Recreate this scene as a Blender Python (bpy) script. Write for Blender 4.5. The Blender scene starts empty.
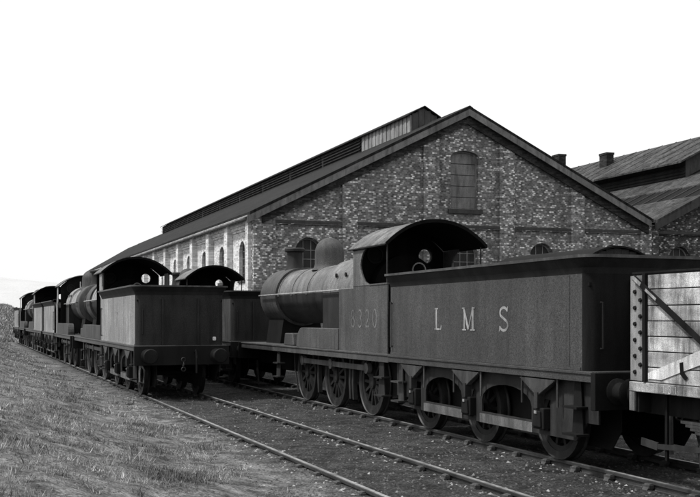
import bpy, bmesh, math, random
import numpy as np
from mathutils import Vector, Matrix, noise
from mathutils.geometry import tessellate_polygon
random.seed(7); rng = np.random.default_rng(7)
R = math.radians
scene = bpy.context.scene
COL = scene.collection

# ------------------------------------------------------------------ camera
# world axes: +Y runs along the tracks, +X to the right of them, z = 0 is rail top
cam_d = bpy.data.cameras.new('camera'); cam = bpy.data.objects.new('camera', cam_d); COL.objects.link(cam)
cam.location = (0, 0, 2.0); cam.rotation_euler = (R(90), 0, R(-21.3))
cam_d.sensor_width = 36; cam_d.lens = 51.43; cam_d.shift_y = 0.0993
cam_d.clip_start = 0.1; cam_d.clip_end = 5000
scene.camera = cam

# ------------------------------------------------------------------ sky and sun (bright overcast with a hazy sun from the left)
SUN = Vector((-0.56, 0.07, 0.83)).normalized()
w = bpy.data.worlds.new('World'); scene.world = w; w.use_nodes = True
nt = w.node_tree; nt.nodes.clear()
out = nt.nodes.new('ShaderNodeOutputWorld'); bg = nt.nodes.new('ShaderNodeBackground')
sky = nt.nodes.new('ShaderNodeTexSky'); sky.sky_type = 'NISHITA'; sky.sun_disc = False
sky.sun_elevation = math.asin(SUN.z); sky.sun_rotation = math.atan2(SUN.x, SUN.y)
sky.air_density = 1.0; sky.dust_density = 4.0
bw = nt.nodes.new('ShaderNodeRGBToBW')
mx = nt.nodes.new('ShaderNodeMix'); mx.data_type = 'FLOAT'
mx.inputs[0].default_value = 0.85; mx.inputs[3].default_value = 11.5      # an even white cloud layer in front of the clear sky
nt.links.new(sky.outputs[0], bw.inputs[0]); nt.links.new(bw.outputs[0], mx.inputs[2])
nt.links.new(mx.outputs[0], bg.inputs[0]); bg.inputs[1].default_value = 0.1
nt.links.new(bg.outputs[0], out.inputs[0])
sun_d = bpy.data.lights.new('sun', 'SUN'); sun_d.energy = 4.0; sun_d.angle = R(6); sun_d.color = (1, 0.995, 0.985)
sun = bpy.data.objects.new('sun', sun_d); COL.objects.link(sun)
sun.rotation_euler = SUN.to_track_quat('Z', 'Y').to_euler()
scene.view_settings.view_transform = 'Standard'; scene.view_settings.look = 'None'
scene.view_settings.exposure = 0.0; scene.view_settings.gamma = 1.0
scene.view_settings.use_curve_mapping = False

# ------------------------------------------------------------------ materials (the photograph is black and white: neutral greys)
def new_mat(name):
    m = bpy.data.materials.new(name); m.use_nodes = True
    n = m.node_tree; b = n.nodes['Principled BSDF']
    return m, n, b
def N(n, typ, **kw):
    o = n.nodes.new(typ)
    for k, v in kw.items(): setattr(o, k, v)
    return o
def ramp(n, src, stops, interp='LINEAR'):
    r = N(n, 'ShaderNodeValToRGB'); r.color_ramp.interpolation = interp
    el = r.color_ramp.elements
    while len(el) < len(stops): el.new(0.5)
    for e, (p, c) in zip(el, stops): e.position = p; e.color = (c, c, c, 1)
    n.links.new(src, r.inputs[0]); return r.outputs[0]
def coords(n, scale=(1, 1, 1)):
    t = N(n, 'ShaderNodeTexCoord'); mp = N(n, 'ShaderNodeMapping'); mp.inputs['Scale'].default_value = scale
    n.links.new(t.outputs['Object'], mp.inputs[0]); return mp.outputs[0]
def noise_tex(n, vec, scale, detail=6, rough=0.6):
    x = N(n, 'ShaderNodeTexNoise'); x.inputs['Scale'].default_value = scale
    x.inputs['Detail'].default_value = detail; x.inputs['Roughness'].default_value = rough
    n.links.new(vec, x.inputs['Vector']); return x.outputs[0]
def mixc(n, f, a, b, mode='MIX'):
    x = N(n, 'ShaderNodeMix', data_type='RGBA', blend_type=mode)
    for sock, v in ((x.inputs[0], f), (x.inputs[6], a), (x.inputs[7], b)):
        if isinstance(v, (int, float)): sock.default_value = v if sock.type == 'VALUE' else (v, v, v, 1)
        else: n.links.new(v, sock)
    return x.outputs[2]
def add_bump(n, b, h, strength, dist=0.02):
    bp = N(n, 'ShaderNodeBump'); bp.inputs['Strength'].default_value = strength; bp.inputs['Distance'].default_value = dist
    n.links.new(h, bp.inputs['Height']); n.links.new(bp.outputs[0], b.inputs['Normal'])

def grimy(name, dark, light, scale=1.6, rough=0.55, rvar=0.2, bump=0.15, stretch=(1, 1, 0.35), metal=0.0, speck=0.5, spec=0.5, wear=0.45):
    """worn painted or bare metal / timber: large soft patches, run-down streaks and fine speckle"""
    m, n, b = new_mat(name)
    v = coords(n, stretch); v2 = coords(n)
    big = noise_tex(n, v, scale, 5, 0.62); fine = noise_tex(n, v2, max(scale * 22, 55), 3, 0.75)
    stain = noise_tex(n, coords(n, (1, 1, 0.14)), 4.5, 6, 0.7); blot = noise_tex(n, v2, 0.8, 5, 0.7)
    c = ramp(n, big, [(0.32, dark), (0.7, light)])
    f = ramp(n, fine, [(0.3, 1 - 0.75 * speck), (0.72, 1 + 0.6 * speck)])
    c = mixc(n, 1.0, c, f, 'MULTIPLY')
    c = mixc(n, 1.0, c, ramp(n, stain, [(0.36, 1 - wear), (0.52, 1.0), (0.68, 1 + 0.35*wear)]), 'MULTIPLY')
    c = mixc(n, 1.0, c, ramp(n, blot, [(0.34, 1 - 0.6*wear), (0.66, 1 + 0.5*wear)]), 'MULTIPLY')
    n.links.new(c, b.inputs['Base Color'])
    rr = N(n, 'ShaderNodeMapRange'); rr.inputs[3].default_value = rough - rvar; rr.inputs[4].default_value = rough + rvar
    n.links.new(big, rr.inputs[0]); n.links.new(rr.outputs[0], b.inputs['Roughness'])
    b.inputs['Metallic'].default_value = metal; b.inputs['Specular IOR Level'].default_value = spec
    add_bump(n, b, fine, bump, 0.01)
    return m

def brick_mat(name, stops, mortar, big_lo=0.6, big_hi=1.3, axis='xy', size=(0.235, 0.078)):
    m, n, b = new_mat(name)
    t = N(n, 'ShaderNodeTexCoord'); sp = N(n, 'ShaderNodeSeparateXYZ'); n.links.new(t.outputs['Object'], sp.inputs[0])
    ad = N(n, 'ShaderNodeMath', operation='ADD'); n.links.new(sp.outputs[0], ad.inputs[0]); n.links.new(sp.outputs[1], ad.inputs[1])
    cb = N(n, 'ShaderNodeCombineXYZ'); n.links.new(ad.outputs[0], cb.inputs[0]); n.links.new(sp.outputs[2], cb.inputs[1])
    br = N(n, 'ShaderNodeTexBrick'); br.offset = 0.5; br.squash = 1.0
    br.inputs['Scale'].default_value = 1.0; br.inputs['Mortar Size'].default_value = 0.008; br.inputs['Mortar Smooth'].default_value = 0.2
    br.inputs['Brick Width'].default_value = size[0]; br.inputs['Row Height'].default_value = size[1]
    br.inputs['Color1'].default_value = (0, 0, 0, 1); br.inputs['Color2'].default_value = (1, 1, 1, 1); br.inputs['Mortar'].default_value = (0.3, 0.3, 0.3, 1)
    n.links.new(cb.outputs[0], br.inputs['Vector'])
    nz = noise_tex(n, coords(n), 0.55, 5, 0.65)
    # soft patches push neighbouring bricks lighter or darker together
    mm = N(n, 'ShaderNodeMath', operation='MULTIPLY_ADD'); mm.inputs[1].default_value = 0.55; mm.inputs[2].default_value = -0.28
    n.links.new(nz, mm.inputs[0])
    a2 = N(n, 'ShaderNodeMath', operation='ADD'); n.links.new(br.outputs['Color'], a2.inputs[0]); n.links.new(mm.outputs[0], a2.inputs[1])
    c = ramp(n, a2.outputs[0], stops)
    c = mixc(n, 1.0, c, ramp(n, noise_tex(n, coords(n), 7.0, 3, 0.8), [(0.34, 0.55), (0.5, 1.0), (0.66, 1.35)]) if name != 'brick_pale' else 1.0, 'MULTIPLY')
    c = mixc(n, br.outputs['Fac'], c, mortar)
    st = ramp(n, noise_tex(n, coords(n, (1, 1, 0.3)), 1.1, 6, 0.7), [(0.3, big_lo), (0.7, big_hi)])
    c = mixc(n, 1.0, c, st, 'MULTIPLY')
    n.links.new(c, b.inputs['Base Color']); b.inputs['Roughness'].default_value = 0.9; b.inputs['Specular IOR Level'].default_value = 0.2
    inv = N(n, 'ShaderNodeMath', operation='SUBTRACT'); inv.inputs[0].default_value = 1.0; n.links.new(br.outputs['Fac'], inv.inputs[1])
    add_bump(n, b, inv.outputs[0], 0.6, 0.012)
    return m

M = {}
M['engine_black'] = grimy('engine_black', 0.045, 0.085, 1.4, rough=0.65, speck=1.3, wear=.35)
M['tender_black'] = grimy('tender_black', 0.032, 0.058, 1.1, rough=0.65, speck=1.3, wear=.32)
M['boiler_grey'] = grimy('boiler_grey', 0.085, 0.19, 2.0, rough=0.6, speck=1.2, wear=.5)
M['boiler_pale'] = grimy('boiler_pale', 0.2, 0.42, 2.0, rough=0.5, speck=.8, wear=.6)  # sheen along the left line's boilers put into the base colour
M['smokebox'] = grimy('smokebox', 0.03, 0.065, 2.0, rough=0.7, speck=1.1, wear=.6)
M['dusty_paint'] = grimy('dusty_paint', 0.18, 0.32, 1.3, rough=0.6, speck=1.1, wear=.35)  # sun and sky glare on the left line put into a paler base
M['stay_steel'] = grimy('stay_steel', 0.06, 0.16, 5.0, rough=0.55, speck=.9)
M['ghost_paint'] = grimy('ghost_paint', 0.24, 0.5, 14.0, rough=0.8, speck=1.0)
M['soot'] = grimy('soot', 0.005, 0.01, 2.0, rough=0.85, spec=0.15)  # soot; also carries painted shade on tender rear, beam, buffers and saddle
M['sooty_rear'] = grimy('sooty_rear', 0.016, 0.032, 1.5, rough=0.75, speck=1.1, spec=.25)  # shade of the rear faces put into the colour; also the dark van
M['tar_black'] = grimy('tar_black', 0.008, 0.022, 2.5, rough=0.7, spec=.3)  # black chimney iron; also painted shade on copings and below the boilers
M['frame_black'] = grimy('frame_black', 0.005, 0.012, 3.0, rough=0.75, spec=.2)
M['frame_grey'] = grimy('frame_grey', 0.012, 0.036, 4.0, rough=0.7, spec=.3)
M['oily_steel'] = grimy('oily_steel', 0.03, 0.09, 5.0, rough=0.5, metal=0.2, spec=.4)
M['bright_steel'] = grimy('bright_steel', 0.2, 0.38, 6.0, rough=0.45, metal=0.3)
M['wheel'] = grimy('wheel', 0.007, 0.02, 5.0, rough=0.65, spec=.3)
M['tyre'] = grimy('tyre', 0.012, 0.04, 6.0, rough=0.5, metal=0.2, spec=.4)
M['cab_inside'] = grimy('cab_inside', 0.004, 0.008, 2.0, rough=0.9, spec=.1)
M['pale_paint'] = grimy('pale_paint', 0.16, 0.4, 11.0, rough=0.8, speck=1.0)
M['faded_paint'] = grimy('faded_paint', 0.07, 0.22, 26.0, rough=0.8, speck=1.0)
M['rail'] = grimy('rail', 0.02, 0.06, 7.0, rough=0.6, metal=0.2, stretch=(1, .2, 1))
M['chair_iron'] = grimy('chair_iron', 0.025, 0.06, 9.0, rough=0.7)
M['sleeper'] = grimy('sleeper', 0.03, 0.07, 6.0, rough=0.85, stretch=(.15, 1, 1), bump=0.5)
M['plank_pale'] = grimy('plank_pale', 0.28, 0.68, 6.0, rough=0.85, stretch=(1, .35, 1), speck=1.1, bump=0.6, wear=.75)
M['plank_grey'] = grimy('plank_grey', 0.2, 0.52, 6.0, rough=0.85, stretch=(1, .35, 1), speck=1.1, bump=0.6, wear=.75)
M['wagon_iron'] = grimy('wagon_iron', 0.006, 0.018, 5.0, rough=0.8, spec=.12)
M['plate_grey'] = grimy('plate_grey', 0.1, 0.26, 6.0, rough=0.75, speck=1.0, wear=.6)
M['white_paint'] = grimy('white_paint', 0.5, 0.85, 7.0, rough=0.8, speck=.8, wear=.5)
M['coal'] = grimy('coal', 0.01, 0.03, 8.0, rough=0.45)
M['slate'] = grimy('slate', 0.006, 0.034, 1.6, rough=0.85, stretch=(2.5, .12, 2.5), speck=1.1, bump=0.5, spec=0.12, wear=.7)
M['sheet_roof'] = grimy('sheet_roof', 0.04, 0.1, 1.0, rough=0.9, stretch=(.3, 1.4, .3), speck=1.0, bump=0.5, spec=0.1, wear=.7)
M['board_grey'] = grimy('board_grey', 0.11, 0.19, 1.5, rough=0.85, stretch=(1, 1, 1), speck=0.6)
M['cladding'] = grimy('cladding', 0.16, 0.3, 2.5, rough=0.8, speck=.7)
M['cladding_dark'] = grimy('cladding_dark', 0.03, 0.06, 2.5, rough=0.8)
M['louvre'] = grimy('louvre', 0.012, 0.035, 1.2, rough=0.85, spec=.2)
M['sill'] = grimy('sill', 0.03, 0.05, 3.0, rough=0.85)
M['shutter'] = grimy('shutter', 0.12, 0.2, 3.0, rough=0.8, speck=.8)
M['window_frame'] = grimy('window_frame', 0.12, 0.22, 6.0, rough=0.7)
M['glass'] = grimy('glass', 0.008, 0.025, 3.0, rough=0.55, rvar=0.15, bump=0.05, spec=.25)
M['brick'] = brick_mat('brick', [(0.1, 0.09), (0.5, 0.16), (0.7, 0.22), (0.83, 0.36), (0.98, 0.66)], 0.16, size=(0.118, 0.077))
M['brick_quoin'] = brick_mat('brick_quoin', [(0.1, 0.1), (0.45, 0.17), (0.67, 0.24), (0.81, 0.4), (0.96, 0.7)], 0.17, size=(0.118, 0.077))
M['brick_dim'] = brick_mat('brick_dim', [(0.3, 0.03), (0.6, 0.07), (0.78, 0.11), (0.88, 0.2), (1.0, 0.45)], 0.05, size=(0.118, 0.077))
M['brick_pale'] = brick_mat('brick_pale', [(0.05, 0.4), (0.4, 0.6), (0.8, 0.74)], 0.58, 0.78, 1.12)  # lit version of the shed brick, sunlight put into the colour
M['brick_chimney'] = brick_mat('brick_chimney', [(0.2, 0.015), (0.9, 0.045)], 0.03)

def ground_mat():
    m, n, b = new_mat('ground')
    t = N(n, 'ShaderNodeTexCoord'); sp = N(n, 'ShaderNodeSeparateXYZ'); n.links.new(t.outputs['Object'], sp.inputs[0])
    v = t.outputs['Object']
    edge = noise_tex(n, v, 0.9, 5, 0.65)
    a = N(n, 'ShaderNodeMath', operation='MULTIPLY_ADD'); a.inputs[1].default_value = 1.6; n.links.new(edge, a.inputs[0]); n.links.new(sp.outputs[0], a.inputs[2])
    mr = N(n, 'ShaderNodeMapRange'); mr.inputs[1].default_value = 4.6; mr.inputs[2].default_value = 5.4
    n.links.new(a.outputs[0], mr.inputs[0])
    fine = noise_tex(n, v, 26, 6, 0.75); mid = noise_tex(n, v, 3.0, 6, 0.65); big = noise_tex(n, v, 0.6, 4, 0.6)
    cind = ramp(n, fine, [(0.34, 0.006), (0.5, 0.04), (0.62, 0.1), (0.72, 0.28)])
    cind = mixc(n, 1.0, cind, ramp(n, mid, [(0.32, 0.4), (0.68, 1.7)]), 'MULTIPLY')
    soil = ramp(n, fine, [(0.36, 0.03), (0.64, 0.3)])
    soil = mixc(n, 1.0, soil, ramp(n, mid, [(0.36, 0.35), (0.64, 1.45)]), 'MULTIPLY')
    c = mixc(n, mr.outputs[0], soil, cind)
    c = mixc(n, 1.0, c, ramp(n, big, [(0.3, 0.75), (0.7, 1.2)]), 'MULTIPLY')
    n.links.new(c, b.inputs['Base Color']); b.inputs['Roughness'].default_value = 0.95; b.inputs['Specular IOR Level'].default_value = 0.15
    add_bump(n, b, fine, 0.9, 0.05)
    return m
M['ground'] = ground_mat()
def grass_mat():
    m, n, b = new_mat('grass')
    v = coords(n)
    p = ramp(n, noise_tex(n, v, 0.7, 6, 0.7), [(0.34, 0.06), (0.48, 0.2), (0.62, 0.45)])
    p = mixc(n, 1.0, p, ramp(n, noise_tex(n, v, 5.0, 4, 0.7), [(0.36, 0.45), (0.64, 1.5)]), 'MULTIPLY')
    f = ramp(n, noise_tex(n, v, 14, 3, 0.7), [(0.3, 0.5), (0.7, 1.45)])
    n.links.new(mixc(n, 1.0, p, f, 'MULTIPLY'), b.inputs['Base Color'])
    b.inputs['Roughness'].default_value = 0.8; b.inputs['Specular IOR Level'].default_value = 0.2
    return m
M['grass'] = grass_mat()
M['hill'] = grimy('hill', 0.42, 0.52, 0.02, rough=0.95, stretch=(1, 1, 1), bump=0, spec=0.1, speck=.05, wear=.15)  # pale base carries the distance haze
M['stone_pale'] = grimy('stone_pale', 0.14, 0.42, 9.0, rough=0.9)
M['stone_dark'] = grimy('stone_dark', 0.03, 0.13, 9.0, rough=0.95)

# ------------------------------------------------------------------ mesh helpers
class MB:
    def __init__(s): s.v = []; s.f = []
    def add(s, vs, fs):
        o = len(s.v); s.v += [tuple(p) for p in vs]; s.f += [tuple(i + o for i in f) for f in fs]; return s
    def box(s, x0, x1, y0, y1, z0, z1):
        return s.add([(x0,y0,z0),(x1,y0,z0),(x1,y1,z0),(x0,y1,z0),(x0,y0,z1),(x1,y0,z1),(x1,y1,z1),(x0,y1,z1)],
                     [(0,3,2,1),(4,5,6,7),(0,1,5,4),(1,2,6,5),(2,3,7,6),(3,0,4,7)])
    def hexa(s, p):  # 8 corners: bottom ring, top ring
        return s.add(p, [(0,3,2,1),(4,5,6,7),(0,1,5,4),(1,2,6,5),(2,3,7,6),(3,0,4,7)])
    def bar(s, a, b, w, h, up=(0, 0, 1)):
        a, b = Vector(a), Vector(b); d = (b - a).normalized(); u = Vector(up)
        if abs(d.dot(u)) > 0.98: u = Vector((1, 0, 0))
        sd = d.cross(u).normalized(); u = sd.cross(d)
        sd *= w / 2; u *= h / 2
        return s.hexa([a-sd-u, a+sd-u, b+sd-u, b-sd-u, a-sd+u, a+sd+u, b+sd+u, b-sd+u])
    def tube(s, pts, r, n=8, cap=True):
        pts = [Vector(p) for p in pts]; rings = []; up = Vector((0.31, 0.2, 0.93))
        for i, p in enumerate(pts):
            d = (pts[min(i+1, len(pts)-1)] - pts[max(i-1, 0)]).normalized()
            a = d.cross(up).normalized(); b = d.cross(a)
            rr = r[i] if isinstance(r, (list, tuple)) else r
            rings.append([p + (a*math.cos(2*math.pi*k/n) + b*math.sin(2*math.pi*k/n)) * rr for k in range(n)])
        vs = [q for g in rings for q in g]; fs = []
        for i in range(len(pts)-1):
            for k in range(n): fs.append((i*n+k, i*n+(k+1)%n, (i+1)*n+(k+1)%n, (i+1)*n+k))
        if cap: fs += [tuple(range(n)), tuple(range((len(pts)-1)*n, len(pts)*n))]
        return s.add(vs, fs)
    def rev(s, prof, c, axis='z', n=24, closed=False, a0=0, a1=360):
        """revolve (radius, height) profile about an axis through c"""
        vs = []; fs = []; full = abs(a1 - a0) >= 360; m = n if full else n + 1
        for k in range(m):
            t = R(a0 + (a1 - a0) * k / n); ca, sa = math.cos(t), math.sin(t)
            for r, h in prof:
                if axis == 'z': q = (r*ca, r*sa, h)
                elif axis == 'y': q = (r*ca, h, r*sa)
                else: q = (h, r*ca, r*sa)
                vs.append((c[0]+q[0], c[1]+q[1], c[2]+q[2]))
        L = len(prof); J = L if closed else L - 1
        for k in range(n if full else n):
            k2 = (k + 1) % m
            for j in range(J):
                j2 = (j + 1) % L
                fs.append((k*L+j, k2*L+j, k2*L+j2, k*L+j2))
        if not closed and full:
            for j in (0, L-1):
                if prof[j][0] > 1e-4: fs.append(tuple(k*L+j for k in range(n)))
        return s.add(vs, fs)
    def prism(s, loops, plane, a, b):
        """extrude 2D loops (first outer, the rest holes) between a and b"""
        if not isinstance(loops[0][0], (list, tuple)): loops = [loops]
        f = {'xz': lambda p, t: (p[0], t, p[1]), 'yz': lambda p, t: (t, p[0], p[1]), 'xy': lambda p, t: (p[0], p[1], t)}[plane]
        flat = [p for l in loops for p in l]; n = len(flat)
        tri = tessellate_polygon([[Vector((p[0], p[1], 0)) for p in l] for l in loops])
        vs = [f(p, a) for p in flat] + [f(p, b) for p in flat]
        fs = [tuple(t) for t in tri] + [tuple(i + n for i in t) for t in tri]
        o = 0
        for l in loops:
            m = len(l)
            for i in range(m): fs.append((o+i, o+(i+1) % m, n+o+(i+1) % m, n+o+i))
            o += m
        return s.add(vs, fs)
    def mesh(s, name, mat, xf=None, smooth=False):
        vs = [xf(p) for p in s.v] if xf else s.v
        me = bpy.data.meshes.new(name); me.from_pydata(vs, [], s.f)
        bm = bmesh.new(); bm.from_mesh(me); bmesh.ops.remove_doubles(bm, verts=bm.verts, dist=1e-5)
        bmesh.ops.recalc_face_normals(bm, faces=bm.faces); bm.to_mesh(me); bm.free()
        me.materials.append(M[mat])
        if smooth:
            me.polygons.foreach_set('use_smooth', [True] * len(me.polygons))
            me.set_sharp_from_angle(angle=R(40))
        return me
    def build(s, name, mat, parent=None, xf=None, smooth=False, bevel=0, key=None):
        if key is not None and key in CACHE: me = CACHE[key]
        else:
            me = s.mesh(name, mat, xf, smooth)
            if key is not None: CACHE[key] = me
        o = bpy.data.objects.new(name, me); COL.objects.link(o); o.parent = parent
        if bevel:
            bv = o.modifiers.new('bevel', 'BEVEL'); bv.width = bevel; bv.segments = 2; bv.limit_method = 'ANGLE'; bv.angle_limit = R(40)
        return o
CACHE = {}
def tag(o, label=None, cat=None, group=None, kind=None):
    for k, v in (('label', label), ('category', cat), ('group', group), ('kind', kind)):
        if v: o[k] = v
    return o
def thing(name, label, cat, loc=(0, 0, 0), rz=0, group=None):
    o = bpy.data.objects.new(name, None); COL.objects.link(o); o.location = loc; o.rotation_euler = (0, 0, rz); o.empty_display_size = 0.3
    return tag(o, label, cat, group)
def dup(src, parent, loc=None):
    c = src.copy(); COL.objects.link(c); c.parent = parent
    if loc is not None: c.location = loc
    return c
def arc(cx, cz, r, a0, a1, n, rz=None):
    rz = r if rz is None else rz
    return [(cx + r*math.cos(R(a0+(a1-a0)*i/n)), cz + rz*math.sin(R(a0+(a1-a0)*i/n))) for i in range(n+1)]
def arch_loop(c, w, z0, ztop, n=10, rise=None):
    """round-headed opening"""
    rise = w / 2 if rise is None else rise
    return [(c - w/2, z0), (c + w/2, z0)] + arc(c, ztop - rise, w/2, 0, 180, n, rise)
def sstep(a, b, x):
    t = max(0, min(1, (x - a) / (b - a))); return t*t*(3-2*t)

# ------------------------------------------------------------------ terrain
TA, TB, TC = 5.20, 8.69, 16.3          # track centre lines
def tz(x, y):
    z = -0.105 + .045*math.exp(-((x-TA+.5)/1.3)**2)
    z += 0.95 * sstep(4.1, -0.8, x)
    if x < 0: z += 0.11 * min(-x, 40)
    z += 4.6 * sstep(92, 210, y) * (1 - sstep(8.0, 12.0, x))
    k = 1 - sstep(2.2, 3.6, x)
    z += (0.05 * noise.noise((x*0.8, y*0.5, 0)) + 0.025 * noise.noise((x*2.5, y*2.0, 3))) * (0.45 + 1.5*k) + 0.03*k*noise.noise((x*6, y*5, 8))
    return z
xs = sorted(set(list(np.linspace(-600, -30, 14)) + list(np.linspace(-30, -2, 20)) + list(np.arange(-2, 12, 0.22)) + list(np.linspace(12, 60, 24)) + list(np.linspace(60, 900, 16))))
ys = sorted(set(list(np.linspace(-200, -5, 10)) + list(np.arange(-5, 40, 0.3)) + list(np.arange(40, 110, 1.0)) + list(np.linspace(110, 260, 30)) + list(np.linspace(260, 2500, 20))))
gv = [(x, y, tz(x, y)) for y in ys for x in xs]; nx = len(xs)
gf = [(j*nx+i, j*nx+i+1, (j+1)*nx+i+1, (j+1)*nx+i) for j in range(len(ys)-1) for i in range(nx-1)]
g = MB(); g.v = gv; g.f = gf
tag(g.build('ground', 'ground', smooth=True), kind='structure')
# pale far hill beyond the end of the line, haze put into its colour
hx = list(np.linspace(-500, 330, 60)); hy = list(np.linspace(560, 1000, 16)); hv = []
for y in hy:
    for x in hx:
        prof = math.sin(math.pi * (y - 560) / 440)
        hv.append((x, y, 4 + prof * (34 * sstep(330, -60, x) + 5 * noise.noise((x*0.012, y*0.012, 1)) + 2.5 * noise.noise((x*0.06, y*0.05, 5)))))
h = MB(); h.v = hv; h.f = [(j*60+i, j*60+i+1, (j+1)*60+i+1, (j+1)*60+i) for j in range(15) for i in range(59)]
tag(h.build('hill', 'hill', smooth=True), kind='structure')

# ------------------------------------------------------------------ railway tracks
def track(cx, y0, y1, label):
    t = thing('railway_track', label, 'track', (cx, y0, 0), group='railway tracks of the yard')
    L = y1 - y0
    for sx in (-1, 1):
        m = MB()
        c = sx * 0.7525
        pr = [(-.034,-.145),(.034,-.145),(.036,-.115),(.011,-.1),(.011,-.05),(.035,-.04),(.036,-.006),(.028,0),(-.028,0),(-.036,-.006),(-.035,-.04),(-.011,-.05),(-.011,-.1),(-.036,-.115)]
        m.prism([(c + a, b) for a, b in pr], 'xz', 0, L)
        ro = m.build('rail', 'rail', t)
        MB().box(c-.026, c+.026, 0, L, -.001, .0025).build('running_surface', 'bright_steel', ro)
    sl = ch = None; n = int(L / 0.78)
    for i in range(n):
        y = 0.3 + i * 0.78 + random.uniform(-.03, .03)
        if sl is None:
            sl = MB().box(-1.28, 1.28, -.125, .125, -.3, -.15).build('sleeper', 'sleeper', t, bevel=.012); s = sl
        else: s = dup(sl, t)
        s.location = (random.uniform(-.03, .03), y, random.uniform(-.012, .006)); s.rotation_euler = (0, 0, random.uniform(-.015, .015))
        for sx in (-1, 1):
            if ch is None:
                m = MB().box(-.17, .17, -.09, .09, -.155, -.115)
                for q in (-1, 1):
                    m.prism([(q*.037, -.115), (q*.13, -.115), (q*.085, -.035), (q*.04, -.03)], 'xz', -.05, .05)
                m.box(-.105, -.037, -.07, .07, -.085, -.045)
                ch = m.build('rail_chair', 'chair_iron', t); c = ch
            else: c = dup(ch, t)
            c.location = (sx*.7525, y, 0)
    return t
track(TA, 2.0, 87, 'nearer railway track with both rails showing, leading under the left line of engines')
track(TB, 2.0, 48, 'railway track under the locomotive numbered 8320 and the open wagon')
track(TC, 8.0, 40, 'railway track hidden behind the lettered tender, nearest the brick gable')

# ------------------------------------------------------------------ lettering (stroke glyphs laid as raised paint)
def circ(cx, cy, rx, ry, a0, a1, n=12): return [(cx + rx*math.cos(R(a0+(a1-a0)*i/n)), cy + ry*math.sin(R(a0+(a1-a0)*i/n))) for i in range(n+1)]
GLY = {
 'L': [([(.18,0),(.18,1)],.15), ([(.02,.03),(.62,.03)],.07), ([(.05,.97),(.36,.97)],.06), ([(.6,0),(.64,.2)],.07)],
 'M': [([(.16,0),(.16,1)],.09), ([(.84,0),(.84,1)],.16), ([(.12,.98),(.5,.06)],.16), ([(.5,.06),(.84,.98)],.08), ([(0,.03),(.32,.03)],.06), ([(.66,.03),(1.02,.03)],.06), ([(0,.97),(.2,.97)],.06), ([(.8,.97),(1.02,.97)],.06)],
 'S': [(circ(.35,.755,.26,.205,20,235,12)[:-1] + [(.2,.6),(.35,.52),(.5,.44)] + circ(.35,.255,.28,.215,45,-160,12),.11), ([(.6,.8),(.63,1.0)],.06), ([(.05,.0),(.08,.22)],.06)],
 '8': [(circ(.3,.74,.2,.22,0,360,16),.09), (circ(.3,.26,.25,.25,0,360,16),.1)],
 '3': [(circ(.28,.74,.22,.22,150,-80,12),.09), (circ(.27,.27,.26,.26,85,-150,12),.1)],
 '2': [(circ(.3,.72,.23,.24,160,-20,10)+[(.42,.45),(.08,.06)],.09), ([(.04,.05),(.58,.05)],.11)],
 '0': [(circ(.3,.5,.25,.48,0,360,20),.1)],
 '1': [([(.3,0),(.3,1)],.14), ([(.12,.82),(.3,.96)],.08), ([(.12,.03),(.48,.03)],.06)],
}
def glyph(ch, H, W):
    """returns quads of (u, v, lift)"""
    m = []
    for k, (pl, wd) in enumerate(GLY[ch]):
        P = [Vector((p[0]*W, p[1]*H)) for p in pl]; wd = wd * H; L = []; Rr = []
        closed = (P[0] - P[-1]).length < 1e-4
        for i, p in enumerate(P):
            a = P[i-1] if i > 0 else (P[-2] if closed else p); b = P[i+1] if i < len(P)-1 else (P[1] if closed else p)
            d = (b - a).normalized(); nrm = Vector((-d.y, d.x)) * wd / 2
            L.append(p + nrm); Rr.append(p - nrm)
        for i in range(len(P)-1): m.append(([L[i], L[i+1], Rr[i+1], Rr[i]], k))
    return m
def letters(text, parent, y_centres, z0, H, W, x, mat, name, side=-1):
    """on a side face at x, read from outside"""
    for ch, yc in zip(text, y_centres):
        mb = MB()
        for q, k in glyph(ch, H, W):
            mb.add([(x + side*(.0035 + .0009*k), yc + (p.x - W*.32 if ch != 'M' else p.x - W*.5)*side, z0 + p.y) for p in q], [(0,1,2,3)])
        mb.build(name, mat, parent)

# ------------------------------------------------------------------ wheels, buffers
def wheel(parent, x, y, r, side, spokes, crank=None, mats=('tyre', 'wheel')):
    s = side
    prof = [(r-.11, s*.0), (r-.02, s*.0), (r, s*.02), (r, s*-.1), (r+.03, s*-.115), (r+.03, s*-.135), (r-.11, s*-.135)]
    o = MB().rev(prof, (0,0,0), 'x', 36, closed=True).build('wheel', mats[0], parent, smooth=True, key=('rim', r, s, mats[0])); o.location = (x, y, r)
    m = MB()
    m.rev([(r-.19, s*-.02), (r-.105, s*-.01), (r-.105, s*-.12), (r-.19, s*-.11)], (0,0,0), 'x', 36, closed=True)
    for k in range(spokes):
        a = 2*math.pi*k/spokes; d = Vector((0, math.cos(a), math.sin(a))); t = Vector((0, -math.sin(a), math.cos(a))); X = Vector((s*.035, 0, 0)); c0 = Vector((s*-.06, 0, 0))
        p, q = d*.11, d*(r-.16); wa, wb = t*.036, t*.024
        m.hexa([c0+p-wa-X*1.1, c0+p+wa-X*1.1, c0+q+wb-X*.7, c0+q-wb-X*.7, c0+p-wa+X*1.1, c0+p+wa+X*1.1, c0+q+wb+X*.7, c0+q-wb+X*.7])
    c = m.build('spokes', mats[1], o, key=('spokes', r, s, spokes, mats[1]))
    m = MB().rev([(0, s*.03), (.1, s*.03), (.14, s*.0), (.14, s*-.14), (0, s*-.14)], (0,0,0), 'x', 20)
    if crank: m.prism(arc(0, 0, .13, 180, 360, 8) + arc(0, crank, .09, 0, 180, 8), 'yz', s*.02, s*-.1)
    m.build('hub', mats[1], o, smooth=True, key=('hub', r, s, crank, mats[1]))
    return o
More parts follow.
